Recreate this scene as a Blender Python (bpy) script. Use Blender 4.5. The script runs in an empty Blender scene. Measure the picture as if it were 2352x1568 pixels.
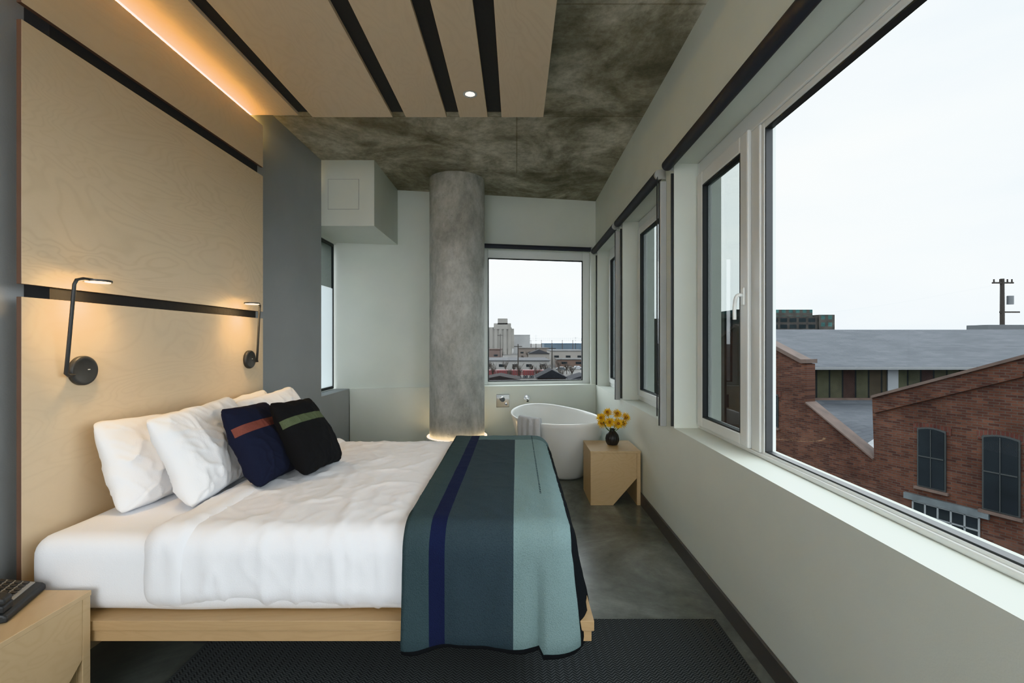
import bpy, bmesh, math, random
from mathutils import Vector, Matrix, noise
random.seed(4)
F=1062.0; CX=1187.0; CY=784.0; H=1.3
sc=bpy.context.scene
def P(px,py,d): return Vector(((px-CX)*d/F, d, H-(py-CY)*d/F))
# ---------------------------------------------------------------- materials
def newmat(name):
    m=bpy.data.materials.new(name); m.use_nodes=True
    nt=m.node_tree; b=nt.nodes['Principled BSDF']; return m,nt,b
def L(nt,a,b): nt.links.new(a,b)
def simple(name,col,rough=.5,metal=0,bump=0,bscale=50,emis=None,estr=0,var=0.06,vscale=3.0,spec=None):
    m,nt,b=newmat(name)
    tc=nt.nodes.new('ShaderNodeTexCoord'); n=nt.nodes.new('ShaderNodeTexNoise'); n.inputs['Scale'].default_value=vscale; n.inputs['Detail'].default_value=4
    L(nt,tc.outputs['Object'],n.inputs['Vector'])
    r=nt.nodes.new('ShaderNodeValToRGB')
    r.color_ramp.elements[0].position=.3; r.color_ramp.elements[1].position=.7
    r.color_ramp.elements[0].color=[c*(1-var) for c in col]+[1]; r.color_ramp.elements[1].color=[min(1,c*(1+var)) for c in col]+[1]
    L(nt,n.outputs['Fac'],r.inputs['Fac']); L(nt,r.outputs['Color'],b.inputs['Base Color'])
    b.inputs['Roughness'].default_value=rough; b.inputs['Metallic'].default_value=metal
    if spec is not None: b.inputs['Specular IOR Level'].default_value=spec
    if bump:
        n2=nt.nodes.new('ShaderNodeTexNoise'); n2.inputs['Scale'].default_value=bscale; L(nt,tc.outputs['Object'],n2.inputs['Vector'])
        bp=nt.nodes.new('ShaderNodeBump'); bp.inputs['Strength'].default_value=bump; bp.inputs['Distance'].default_value=.01
        L(nt,n2.outputs['Fac'],bp.inputs['Height']); L(nt,bp.outputs['Normal'],b.inputs['Normal'])
    if emis:
        b.inputs['Emission Color'].default_value=list(emis)+[1]; b.inputs['Emission Strength'].default_value=estr
    return m
def ramp(nt,stops,interp='LINEAR'):
    r=nt.nodes.new('ShaderNodeValToRGB'); cr=r.color_ramp; cr.interpolation=interp
    while len(cr.elements)<len(stops): cr.elements.new(.5)
    for e,(p,c) in zip(cr.elements,stops): e.position=p; e.color=list(c)+[1]
    return r
def mathn(nt,op,a=None,b=None,va=None,vb=None):
    n=nt.nodes.new('ShaderNodeMath'); n.operation=op
    if a is not None: L(nt,a,n.inputs[0])
    if b is not None: L(nt,b,n.inputs[1])
    if va is not None: n.inputs[0].default_value=va
    if vb is not None: n.inputs[1].default_value=vb
    return n.outputs[0]
def mixc(nt,fac,a,b,mode='MIX'):
    n=nt.nodes.new('ShaderNodeMix'); n.data_type='RGBA'; n.blend_type=mode
    for s,v in ((n.inputs[0],fac),(n.inputs[6],a),(n.inputs[7],b)):
        if isinstance(v,(int,float)): s.default_value=v
        elif isinstance(v,(tuple,list)): s.default_value=list(v)+[1]
        else: L(nt,v,s)
    return n.outputs[2]
def birch(name,scale,c1=(.70,.56,.39),c2=(.54,.41,.26),seed=0,gr=.42,freq=170.0):
    m,nt,b=newmat(name)
    tc=nt.nodes.new('ShaderNodeTexCoord'); mp=nt.nodes.new('ShaderNodeMapping'); mp.inputs['Scale'].default_value=scale; mp.inputs['Location'].default_value=(seed,seed*1.7,seed*.6)
    L(nt,tc.outputs['Object'],mp.inputs['Vector'])
    n=nt.nodes.new('ShaderNodeTexNoise'); n.inputs['Scale'].default_value=1.0; n.inputs['Detail'].default_value=3; n.inputs['Roughness'].default_value=.45; n.inputs['Distortion'].default_value=.6
    L(nt,mp.outputs['Vector'],n.inputs['Vector'])
    s=mathn(nt,'SINE',mathn(nt,'MULTIPLY',n.outputs['Fac'],vb=freq))
    s=mathn(nt,'ADD',mathn(nt,'MULTIPLY',s,vb=.5),vb=.5)
    s=mathn(nt,'POWER',s,vb=3.0)
    big=nt.nodes.new('ShaderNodeTexNoise'); big.inputs['Scale'].default_value=.9; L(nt,mp.outputs['Vector'],big.inputs['Vector'])
    f=mathn(nt,'MULTIPLY',s,mathn(nt,'MULTIPLY',big.outputs['Fac'],vb=gr))
    fine=nt.nodes.new('ShaderNodeTexNoise'); fine.inputs['Scale'].default_value=40; fine.inputs['Detail'].default_value=3; L(nt,mp.outputs['Vector'],fine.inputs['Vector'])
    col=mixc(nt,f,c1,c2)
    col=mixc(nt,mathn(nt,'MULTIPLY',fine.outputs['Fac'],vb=.35),col,[c*.88 for c in c1])
    L(nt,col,b.inputs['Base Color']); b.inputs['Roughness'].default_value=.42; b.inputs['Specular IOR Level'].default_value=.35
    return m
def concrete(name,ca,cb,cc,sc1=1.2,rough=.85,seam=None,pits=True,streak=(1,1,1),spec=.3,fine=.8):
    m,nt,b=newmat(name)
    tc=nt.nodes.new('ShaderNodeTexCoord'); mp=nt.nodes.new('ShaderNodeMapping'); mp.inputs['Scale'].default_value=streak; L(nt,tc.outputs['Object'],mp.inputs['Vector'])
    n=nt.nodes.new('ShaderNodeTexNoise'); n.inputs['Scale'].default_value=sc1; n.inputs['Detail'].default_value=8; n.inputs['Roughness'].default_value=.68; n.inputs['Distortion'].default_value=.5
    L(nt,mp.outputs['Vector'],n.inputs['Vector'])
    r=ramp(nt,[(.36,ca),(.5,cb),(.64,cc)]); L(nt,n.outputs['Fac'],r.inputs['Fac'])
    n2=nt.nodes.new('ShaderNodeTexNoise'); n2.inputs['Scale'].default_value=sc1*9; n2.inputs['Detail'].default_value=6; n2.inputs['Roughness'].default_value=.75; L(nt,mp.outputs['Vector'],n2.inputs['Vector'])
    r2=ramp(nt,[(.35,(.62,.62,.62)),(.6,(1,1,1))]); L(nt,n2.outputs['Fac'],r2.inputs['Fac'])
    col=mixc(nt,fine,r.outputs['Color'],r2.outputs['Color'],'MULTIPLY')
    if pits:
        v=nt.nodes.new('ShaderNodeTexVoronoi'); v.inputs['Scale'].default_value=16; L(nt,tc.outputs['Object'],v.inputs['Vector'])
        rv=ramp(nt,[(.04,(.40,.40,.37)),(.09,(1,1,1))]); L(nt,v.outputs['Distance'],rv.inputs['Fac'])
        col=mixc(nt,.7,col,rv.outputs['Color'],'MULTIPLY')
    if seam:
        br=nt.nodes.new('ShaderNodeTexBrick'); br.offset=.35; br.inputs['Scale'].default_value=1; br.inputs['Brick Width'].default_value=seam[0]; br.inputs['Row Height'].default_value=seam[1]
        br.inputs['Mortar Size'].default_value=.010; br.inputs['Mortar Smooth'].default_value=1.0
        br.inputs['Color1'].default_value=(1,1,1,1); br.inputs['Color2'].default_value=(.80,.80,.78,1); br.inputs['Mortar'].default_value=(.5,.47,.42,1)
        L(nt,tc.outputs['Object'],br.inputs['Vector'])
        col=mixc(nt,.75,col,br.outputs['Color'],'MULTIPLY')
    L(nt,col,b.inputs['Base Color']); b.inputs['Roughness'].default_value=rough; b.inputs['Specular IOR Level'].default_value=spec
    bp=nt.nodes.new('ShaderNodeBump'); bp.inputs['Strength'].default_value=.25*fine; bp.inputs['Distance'].default_value=.01
    L(nt,n2.outputs['Fac'],bp.inputs['Height']); L(nt,bp.outputs['Normal'],b.inputs['Normal'])
    return m
def brickmat(name,swz='XZ',c1=(.072,.034,.024),c2=(.036,.018,.015),mort=(.052,.042,.036),w=.21,h=.068,ms=.008,off=.5,nv=.9,ns=.9):
    m,nt,b=newmat(name)
    tc=nt.nodes.new('ShaderNodeTexCoord'); sx=nt.nodes.new('ShaderNodeSeparateXYZ'); cx=nt.nodes.new('ShaderNodeCombineXYZ')
    L(nt,tc.outputs['Object'],sx.inputs[0]); L(nt,sx.outputs[swz[0]],cx.inputs[0]); L(nt,sx.outputs[swz[1]],cx.inputs[1])
    br=nt.nodes.new('ShaderNodeTexBrick'); br.offset=off; br.inputs['Scale'].default_value=1; br.inputs['Brick Width'].default_value=w; br.inputs['Row Height'].default_value=h; br.inputs['Mortar Size'].default_value=ms
    br.inputs['Color1'].default_value=list(c1)+[1]; br.inputs['Color2'].default_value=list(c2)+[1]; br.inputs['Mortar'].default_value=list(mort)+[1]
    L(nt,cx.outputs[0],br.inputs['Vector'])
    n=nt.nodes.new('ShaderNodeTexNoise'); n.inputs['Scale'].default_value=ns; n.inputs['Detail'].default_value=7; n.inputs['Roughness'].default_value=.7; L(nt,cx.outputs[0],n.inputs['Vector'])
    r=ramp(nt,[(.35,(.65,.65,.66)),(.65,(1.25,1.22,1.18))]); L(nt,n.outputs['Fac'],r.inputs['Fac'])
    L(nt,mixc(nt,nv,br.outputs['Color'],r.outputs['Color'],'MULTIPLY'),b.inputs['Base Color']); b.inputs['Roughness'].default_value=.9; b.inputs['Specular IOR Level'].default_value=.1
    return m
def glassmat(name,tint=(1,1,1),gl=.06,rough=0):
    m=bpy.data.materials.new(name); m.use_nodes=True; nt=m.node_tree; nt.nodes.clear()
    o=nt.nodes.new('ShaderNodeOutputMaterial'); t=nt.nodes.new('ShaderNodeBsdfTransparent'); g=nt.nodes.new('ShaderNodeBsdfGlossy'); mx=nt.nodes.new('ShaderNodeMixShader')
    t.inputs[0].default_value=list(tint)+[1]; g.inputs['Roughness'].default_value=rough; mx.inputs[0].default_value=gl
    L(nt,t.outputs[0],mx.inputs[1]); L(nt,g.outputs[0],mx.inputs[2]); L(nt,mx.outputs[0],o.inputs[0]); return m
M={}
M['wall']=simple('wall_paint_white',(.71,.75,.69),.6,var=.02,bump=.05,bscale=180)
M['wallL']=simple('wall_paint_grey',(.38,.40,.42),.6,var=.03,bump=.05,bscale=180)
M['birchY']=birch('birch_headboard',(1,1.1,3.2),gr=.55)
M['birchY2']=birch('birch_headboard_lower',(1,.9,2.4),seed=3.1,gr=.28)
M['birchC']=birch('birch_ceiling',(3.0,1.0,1),seed=5,c1=(.71,.58,.43),c2=(.56,.44,.30),gr=.35)
M['birchB']=birch('birch_bed',(1.0,3,6),seed=2,c1=(.50,.34,.185),c2=(.38,.25,.12))
M['birchN']=birch('birch_nightstand',(1.5,1.5,3),seed=7,c1=(.57,.42,.25),c2=(.43,.29,.155))
M['plyedge']=simple('plywood_edge',(.15,.085,.06),.6)
M['black']=simple('black_batten',(.020,.020,.022),.7,bump=.2,bscale=30)
M['blackm']=simple('black_metal',(.045,.047,.05),.42,metal=.0)
M['concC']=concrete('concrete_ceiling',(.20,.185,.145),(.44,.415,.345),(.72,.69,.60),1.5,seam=(2.4,1.22),pits=False)
M['concK']=concrete('concrete_column',(.36,.36,.335),(.50,.50,.47),(.62,.617,.59),1.8,streak=(1,1,.6),fine=.6)
M['concF']=concrete('concrete_floor',(.12,.13,.122),(.18,.192,.18),(.26,.278,.258),1.2,rough=.22,pits=False,spec=.5,fine=.35)
M['base']=simple('baseboard_paint',(.095,.09,.088),.5)
M['frame']=simple('window_frame_white',(.74,.76,.75),.35,var=.01)
M['gasket']=simple('gasket_black',(.025,.027,.03),.5)
M['blind']=simple('roller_fabric',(.030,.032,.045),.55)
M['track']=simple('blind_track_grey',(.45,.47,.47),.4)
M['chrome']=simple('chrome',(.75,.75,.76),.12,metal=1)
M['sheet']=simple('white_cotton',(.87,.88,.92),.85,var=.01,bump=.1,bscale=300,spec=.15)
M['pillow']=simple('white_pillowcase',(.86,.86,.88),.85,var=.01,bump=.1,bscale=250,spec=.15)
M['tub']=simple('white_acrylic',(.84,.85,.83),.22,var=.005)
M['glass']=glassmat('window_glass',(.97,.99,.98),.005)
M['glassd']=glassmat('window_glass_screened',(.42,.44,.43),.10)
M['vase']=simple('black_ceramic',(.012,.012,.013),.35)
M['yellow']=simple('petal_yellow',(.92,.50,.02),.6,var=.3,vscale=40)
M['green']=simple('stem_green',(.07,.13,.03),.6)
M['white']=simple('white_metal',(.75,.77,.75),.35)
m=bpy.data.materials.new('frosted_glass'); m.use_nodes=True; nt=m.node_tree; nt.nodes.clear()
o=nt.nodes.new('ShaderNodeOutputMaterial'); t=nt.nodes.new('ShaderNodeBsdfTranslucent'); g=nt.nodes.new('ShaderNodeBsdfDiffuse'); mx=nt.nodes.new('ShaderNodeMixShader')
t.inputs[0].default_value=(.72,.76,.76,1); g.inputs[0].default_value=(.75,.78,.78,1); mx.inputs[0].default_value=.25
L(nt,t.outputs[0],mx.inputs[1]); L(nt,g.outputs[0],mx.inputs[2]); L(nt,mx.outputs[0],o.inputs[0]); M['frost']=m
def emit(name,col,s):
    m=bpy.data.materials.new(name); m.use_nodes=True; b=m.node_tree.nodes['Principled BSDF']; b.inputs['Base Color'].default_value=list(col)+[1]
    b.inputs['Emission Color'].default_value=list(col)+[1]; b.inputs['Emission Strength'].default_value=s; return m
M['led']=emit('led_warm',(1,.60,.22),6)
M['led2']=emit('led_warm_soft',(1,.74,.42),14)
M['spot']=emit('downlight_white',(1,.92,.8),14)
# ---------------------------------------------------------------- mesh helpers
def link(o): sc.collection.objects.link(o); return o
def mkobj(name,bm,mat,smooth=False,bevel=0,parent=None):
    bmesh.ops.recalc_face_normals(bm,faces=bm.faces[:])
    me=bpy.data.meshes.new(name); bm.to_mesh(me); bm.free()
    mats=mat if isinstance(mat,list) else [mat]
    for q in mats: me.materials.append(q)
    if smooth:
        for p in me.polygons: p.use_smooth=True
    o=link(bpy.data.objects.new(name,me))
    if bevel:
        md=o.modifiers.new('Bevel','BEVEL'); md.width=bevel; md.segments=2; md.limit_method='ANGLE'; md.angle_limit=math.radians(40)
    if parent: o.parent=parent
    return o
def empty(name,loc=(0,0,0)):
    e=bpy.data.objects.new(name,None); e.empty_display_size=.1; link(e); e.location=loc; return e
def par(child,parent):
    child.parent=parent; child.matrix_parent_inverse=Matrix.Translation(-Vector(parent.location))
    return child
def top(o,label,cat,group=None,kind=None):
    o['label']=label; o['category']=cat
    if group: o['group']=group
    if kind: o['kind']=kind
    return o
def S(o,label=None):
    o['kind']='structure'
    if label: o['label']=label; 
    return o
def bbox(bm,x0,x1,y0,y1,z0,z1,f=None):
    vs=[]
    for x in (x0,x1):
        for y in (y0,y1):
            for z in (z0,z1):
                p=Vector((x,y,z)); p=f(p) if f else p; vs.append(bm.verts.new(p))
    for q in ((0,1,3,2),(4,6,7,5),(0,4,5,1),(2,3,7,6),(0,2,6,4),(1,5,7,3)): bm.faces.new([vs[i] for i in q])
def boxes(name,lst,mat,bevel=0,f=None,parent=None):
    bm=bmesh.new()
    for b in lst: bbox(bm,*b,f=f)
    o=mkobj(name,bm,mat,bevel=bevel)
    if parent: par(o,parent)
    return o
def tube(bm,p0,p1,r,seg=16,r2=None,cap=True):
    p0=Vector(p0);p1=Vector(p1); d=(p1-p0).normalized(); a=d.orthogonal().normalized(); b=d.cross(a); r2=r if r2 is None else r2
    A=[];B=[]
    for i in range(seg):
        t=2*math.pi*i/seg; v=a*math.cos(t)+b*math.sin(t)
        A.append(bm.verts.new(p0+v*r)); B.append(bm.verts.new(p1+v*r2))
    for i in range(seg): bm.faces.new((A[i],A[(i+1)%seg],B[(i+1)%seg],B[i]))
    if cap: bm.faces.new(A[::-1]); bm.faces.new(B)
def tubes(name,lst,mat,seg=16,parent=None,smooth=True):
    bm=bmesh.new()
    for t in lst: tube(bm,t[0],t[1],t[2],seg,t[3] if len(t)>3 else None)
    o=mkobj(name,bm,mat)
    if smooth: o.data.shade_smooth(); 
    md=o.modifiers.new('es','EDGE_SPLIT'); md.split_angle=math.radians(40)
    if parent: par(o,parent)
    return o
def lathe(name,prof,mat,seg=48,center=(0,0,0),parent=None,closed=False,split=True):
    bm=bmesh.new(); rings=[]
    for r,z in prof:
        rings.append([bm.verts.new((center[0]+r*math.cos(2*math.pi*i/seg),center[1]+r*math.sin(2*math.pi*i/seg),center[2]+z)) for i in range(seg)])
    for a,b in zip(rings,rings[1:]):
        for i in range(seg): bm.faces.new((a[i],a[(i+1)%seg],b[(i+1)%seg],b[i]))
    if not closed:
        bm.faces.new(rings[0]); bm.faces.new(rings[-1])
    else:
        a,b=rings[-1],rings[0]
        for i in range(seg): bm.faces.new((a[i],a[(i+1)%seg],b[(i+1)%seg],b[i]))
    o=mkobj(name,bm,mat,smooth=True)
    if split:
        md=o.modifiers.new('es','EDGE_SPLIT'); md.split_angle=math.radians(40)
    if parent: par(o,parent)
    return o
def curve(name,pts,r,mat,parent=None,smooth=False):
    cu=bpy.data.curves.new(name,'CURVE'); cu.dimensions='3D'; cu.bevel_depth=r; cu.bevel_resolution=4; cu.use_fill_caps=True
    sp=cu.splines.new('BEZIER' if smooth else 'POLY')
    if smooth:
        sp.bezier_points.add(len(pts)-1)
        for q,p in zip(sp.bezier_points,pts): q.co=p; q.handle_left_type=q.handle_right_type='AUTO'
    else:
        sp.points.add(len(pts)-1)
        for q,p in zip(sp.points,pts): q.co=list(p)+[1]
    o=link(bpy.data.objects.new(name,cu)); cu.materials.append(mat)
    dg=bpy.context.evaluated_depsgraph_get(); me=bpy.data.meshes.new_from_object(o.evaluated_get(dg)); me.name=name
    bpy.data.objects.remove(o); o=link(bpy.data.objects.new(name,me))
    if not me.materials: me.materials.append(mat)
    for p in me.polygons: p.use_smooth=True
    if parent: par(o,parent)
    return o
def prism(bm,poly,y0,y1,f):
    A=[bm.verts.new(f(Vector((u,y0,z)))) for u,z in poly]; B=[bm.verts.new(f(Vector((u,y1,z)))) for u,z in poly]
    bm.faces.new(A); bm.faces.new(B[::-1]); n=len(poly)
    for i in range(n): bm.faces.new((A[i],A[(i+1)%n],B[(i+1)%n],B[i]))
def softbox(bm,lo,hi,r,step=.025,disp=None):
    lo=Vector(lo);hi=Vector(hi); sz=hi-lo
    n=[max(2,int(s/step)) for s in sz]
    cache={}
    def V(i,j,k):
        key=(i,j,k)
        if key not in cache:
            p=Vector((lo.x+sz.x*i/n[0],lo.y+sz.y*j/n[1],lo.z+sz.z*k/n[2]))
            c=Vector((min(max(p.x,lo.x+r),hi.x-r),min(max(p.y,lo.y+r),hi.y-r),min(max(p.z,lo.z+r),hi.z-r)))
            d=(p-c); d=d.normalized() if d.length>1e-6 else Vector((0,0,1))
            q=c+d*r
            if disp: q=disp(q,d)
            cache[key]=bm.verts.new(q)
        return cache[key]
    for a in range(3):
        b,c=[(1,2),(2,0),(0,1)][a]
        for e in (0,n[a]):
            for i in range(n[b]):
                for j in range(n[c]):
                    def ix(u,v):
                        t=[0,0,0]; t[a]=e;t[b]=u;t[c]=v; return V(*t)
                    f=[ix(i,j),ix(i+1,j),ix(i+1,j+1),ix(i,j+1)]
                    bm.faces.new(f if e else f[::-1])
# ---------------------------------------------------------------- room shell
ZC=3.08
S(boxes('floor',[(-2.3,1.3,-3.2,6.3,-.15,0)],M['concF']))
S(boxes('ceiling',[(-2.3,1.3,-3.2,6.3,ZC,ZC+.2)],M['concC']))
w1=(-.7,2.94); w2=(3.10,4.37); w3=(4.50,5.73); zs,zt=.75,2.43
xs=(1.0,1.3)
S(boxes('wall_right',[(xs[0],xs[1],-3.2,6.3,0,zs),(xs[0],xs[1],-3.2,6.3,zt,ZC),(xs[0],xs[1],-3.2,w1[0],zs,zt),
   (xs[0],xs[1],w1[1],w2[0],zs,zt),(xs[0],xs[1],w2[1],w3[0],zs,zt),(xs[0],xs[1],w3[1],6.3,zs,zt)],M['wall']))
S(boxes('wall_left',[(-2.08,-1.92,-3.2,4.54,0,ZC)],M['wallL']))
S(boxes('wall_left_low',[(-2.079,-1.92,4.541,5.30,0,.76)],M['wallL'],bevel=.004))
S(boxes('wall_alcove',[(-2.25,-2.08,4.35,5.5,0,.76),(-2.25,-2.08,4.35,5.5,2.41,ZC)],M['wall']))
def sh(p): return Vector((p.x,5.87+.18*(p.x-1)+p.y,p.z))
S(boxes('wall_back',[(-2.25,-.42,0,.25,0,ZC),(-.42,.94,0,.25,0,.76),(-.42,.94,0,.25,2.45,ZC),(.94,1.0,0,.25,0,ZC)],M['wall'],f=sh))
S(boxes('trim_1',[(-1.92,.999,-.035,-.001,0,.76)],M['wall'],f=sh,bevel=.004))
S(boxes('wall_front',[(-2.08,1.0,-3.2,-3.05,0,.4),(-2.08,1.0,-3.2,-3.05,2.8,ZC),(-2.08,-1.7,-3.2,-3.05,.4,2.8),(.7,1.0,-3.2,-3.05,.4,2.8)],M['wall']))
so=empty('trim_2',(-1.8,4.9,2.435)); S(so)
bm=bmesh.new()
poly=[(-2.25,4.54),(-1.40,4.54),(-1.40,5.87+.18*(-2.4)),(-2.25,5.87+.18*(-3.25))]
A=[bm.verts.new((x,y,2.435)) for x,y in poly];B=[bm.verts.new((x,y,ZC)) for x,y in poly]
bm.faces.new(A);bm.faces.new(B)
for i in range(4): bm.faces.new((A[i],A[(i+1)%4],B[(i+1)%4],B[i]))
par(mkobj('soffit_box',bm,M['wall']),so)
a=P(753,411,4.54);b=P(825,481,4.54)
def ringbox(x0,x1,z0,z1,w,y0,y1):
    return [(x0,x0+w,y0,y1,z0,z1),(x1-w,x1,y0,y1,z0,z1),(x0+w,x1-w,y0,y1,z0,z0+w),(x0+w,x1-w,y0,y1,z1-w,z1)]
boxes('access_panel_gap',ringbox(a.x,b.x,b.z,a.z,.004,4.5385,4.541),M['track'],parent=so)
boxes('access_panel',[(a.x+.005,b.x-.005,4.536,4.54,b.z+.005,a.z-.005)],M['wall'],parent=so)
S(boxes('baseboard_right',[(.985,.999,-3.0,5.80,0,.09)],M['base'],bevel=.002))
S(boxes('baseboard_left',[(-1.919,-1.905,-3.0,1.6,0,.09),(-1.919,-1.905,3.3,5.2,0,.09)],M['base'],bevel=.002))
# ---------------------------------------------------------------- windows right
def xring(x0,x1,y0,y1,z0,z1,wy0,wy1,wz0,wz1):
    return [(x0,x1,y0,y0+wy0,z0,z1),(x0,x1,y1-wy1,y1,z0,z1),(x0,x1,y0+wy0,y1-wy1,z0,z0+wz0),(x0,x1,y0+wy0,y1-wy1,z1-wz1,z1)]
def gasket(e,y0,y1,z0,z1,x=1.165,g=.009):
    boxes('gasket',xring(x-.012,x+.02,y0,y1,z0,z1,g,g,g,g),M['gasket'],parent=e)
e=S(empty('window_1',(1.18,1.1,.75)))
boxes('frame',xring(1.15,1.23,w1[0],w1[1],zs,zt,.06,.02,.022,.10)+[(1.15,1.23,2.19,2.27,zs+.022,zt-.10)],M['frame'],bevel=.006,parent=e)
boxes('glazing_bead',xring(1.158,1.20,w1[0]+.06,2.19,zs+.014,zt-.10,.03,.024,.018,.03),M['frame'],bevel=.004,parent=e)
gasket(e,w1[0]+.09,2.166,.780,2.30,1.175,.008)
boxes('glass',[(1.18,1.186,w1[0]+.09,2.166,.780,2.30)],M['glass'],parent=e)
sash=boxes('sash',xring(1.135,1.20,2.275,2.915,.773,2.345,.080,.08,.062,.085),M['frame'],bevel=.008,parent=e)
gasket(e,2.355,2.835,.832,2.26,1.15)
boxes('glass',[(1.16,1.166,2.355,2.835,.832,2.26)],M['glassd'],parent=e)
hd=curve('handle',[(1.133,2.312,1.53),(1.105,2.312,1.53),(1.098,2.315,1.52),(1.096,2.325,1.49),(1.096,2.328,1.41)],.009,M['white'],parent=e,smooth=True)
boxes('handle_plate',[(1.125,1.136,2.298,2.327,1.48,1.57)],M['white'],bevel=.005,parent=e)
for k,(w,nm) in enumerate(((w2,'window_2'),(w3,'window_3'))):
    e=S(empty(nm,(1.18,sum(w)/2,.75)))
    boxes('frame',xring(1.15,1.23,w[0],w[1],zs,zt,.05,.02,.045,.08),M['frame'],bevel=.006,parent=e)
    boxes('sash',xring(1.135,1.20,w[0]+.05,w[1]-.02,.795,2.35,.08,.08,.06,.06),M['frame'],bevel=.008,parent=e)
    gasket(e,w[0]+.13,w[1]-.10,.855,2.29,1.15)
    boxes('glass',[(1.16,1.166,w[0]+.13,w[1]-.10,.855,2.29)],M['glassd'],parent=e)
e=S(empty('window_4',(.25,5.85,.76)))
boxes('frame',[(-.42,-.36,.12,.19,.76,2.45),(.85,.94,.12,.19,.76,2.45),(-.36,.85,.12,.19,.76,.80),(-.36,.85,.12,.19,2.34,2.45)],M['frame'],f=sh,bevel=.005,parent=e)
boxes('gasket',[(-.36,-.347,.125,.16,.80,2.34),(.837,.85,.125,.16,.80,2.34),(-.347,.837,.125,.16,.80,.813),(-.347,.837,.125,.16,2.327,2.34)],M['gasket'],f=sh,parent=e)
boxes('glass',[(-.347,.837,.15,.155,.813,2.327)],M['glass'],f=sh,parent=e)
e=S(empty('window_5',(-2.15,4.9,.76)))
boxes('frame',xring(-2.105,-2.085,4.545,5.27,.765,2.405,.03,.022,.03,.03),M['gasket'],parent=e)
boxes('glass',[(-2.10,-2.094,4.575,5.248,1.905,2.375)],M['glassd'],parent=e)
boxes('frosted_glass',[(-2.102,-2.092,4.575,5.248,.795,1.90)],M['frost'],parent=e)
e=S(empty('window_added',(-.5,-3.1,.4)))  # invented window behind the camera, put in to let more sky light inside
boxes('frame',ringbox(-1.7,.7,.4,2.8,.06,-3.18,-3.1),M['frame'],parent=e)
boxes('glass',[(-1.64,.64,-3.15,-3.145,.46,2.74)],M['glass'],parent=e)
def blind(y0,y1,label,trk=True,chain=True,r=.034,x=.957,z=2.42):
    e=top(empty('roller_blind',(x,(y0+y1)/2,z)),label,'window blind',group='roller blinds along the window wall')
    tubes('fabric_roll',[((x,y0+.01,z),(x,y1-.01,z),r)],M['blind'],24,parent=e)
    tubes('end_cap',[((x,y0-.012,z),(x,y0+.012,z),r*.95)],M['track'],24,parent=e)
    tubes('end_cap',[((x,y1-.01,z),(x,y1+.004,z),r*.6)],M['track'],24,parent=e)
    boxes('bracket',[(x,.9995,y0-.004,y0+.004,z-.03,z+.035)],M['track'],parent=e)
    boxes('bracket',[(x,.9995,y1-.004,y1,z-.03,z+.035)],M['track'],parent=e)
    if trk:
        boxes('side_track',[(.958,.9995,y0-.025,y0+.0,.735,z-.05)],M['track'],bevel=.003,parent=e)
        boxes('track_brush',[(.953,.9575,y0-.008,y0+.0,.735,z-.05)],M['gasket'],parent=e)
    boxes('side_track',[(.984,.9995,y1-.010,y1,.76,z-.05)],M['gasket'],parent=e)
    if chain: tubes('chain',[((.94,y0-.02,.80),(.94,y0-.02,z-.02),.0022),((.94,y0-.005,.80),(.94,y0-.005,z-.02),.0022)],M['gasket'],6,parent=e)
    return e
blind(-.7,2.955,'dark roller blind rolled up above the big window',trk=False,chain=False)
blind(3.11,4.40,'dark roller blind with bead chain above middle window')
blind(4.50,5.76,'dark roller blind above the corner window',chain=False)
e=top(empty('roller_blind',sh(Vector((.26,-.04,2.46)))),'slim dark roller blind above the city-view window','window blind',group='roller blinds along the window wall')
tubes('fabric_roll',[(sh(Vector((-.42,-.035,2.455))),sh(Vector((.93,-.035,2.455))),.028)],M['blind'],20,parent=e)
tubes('end_cap',[(sh(Vector((.925,-.035,2.455))),sh(Vector((.945,-.035,2.455))),.034)],M['track'],20,parent=e)
# ---------------------------------------------------------------- headboard
e=top(empty('headboard',(-1.86,2.48,.0)),'tall birch plywood wall-mounted headboard with black reveals','headboard')
def plypanel(name,b,mat,parent,edge_axis='y'):
    o=boxes(name,[b],[mat,M['plyedge']],bevel=.0015,parent=parent)
    for p in o.data.polygons:
        n=p.normal
        if edge_axis=='x' and (abs(n.y)>.9 or abs(n.z)>.9): p.material_index=1
    return o
hx=(-1.819,-1.80)
plypanel('panel',(hx[0],hx[1],1.68,3.28,.0,1.463),M['birchY2'],e,'x')
plypanel('panel',(hx[0],hx[1],1.68,3.28,1.510,2.472),M['birchY'],e,'x')
plypanel('panel',(hx[0],hx[1],1.68,3.28,2.533,2.83),M['birchY2'],e,'x')
boxes('batten',[(-1.919,hx[0],1.80,3.22,1.40,1.58)],M['black'],parent=e)
boxes('batten',[(-1.919,hx[0],1.80,3.24,2.40,2.60)],M['black'],parent=e)
boxes('batten',[(-1.919,hx[0],1.80,3.24,.4,.5)],M['black'],parent=e)
e=top(empty('led_strip',(-1.87,2.48,2.78)),'warm LED strip hidden in cove above headboard','light strip')
boxes('led_profile',[(-1.885,-1.855,1.2,3.25,2.80,2.815)],M['led'],parent=e)
boxes('led_carrier',[(-1.919,-1.84,1.15,3.27,2.775,2.80)],M['black'],parent=e)
ld=bpy.data.lights.new('cove','AREA'); ld.shape='RECTANGLE'; ld.size=.02; ld.size_y=2.2; ld.energy=140; ld.color=(1,.60,.14)
lo=link(bpy.data.objects.new('cove_light',ld)); lo.location=(-1.865,2.15,2.842); lo.rotation_euler=(math.pi,math.radians(-78),0); par(lo,e)
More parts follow.
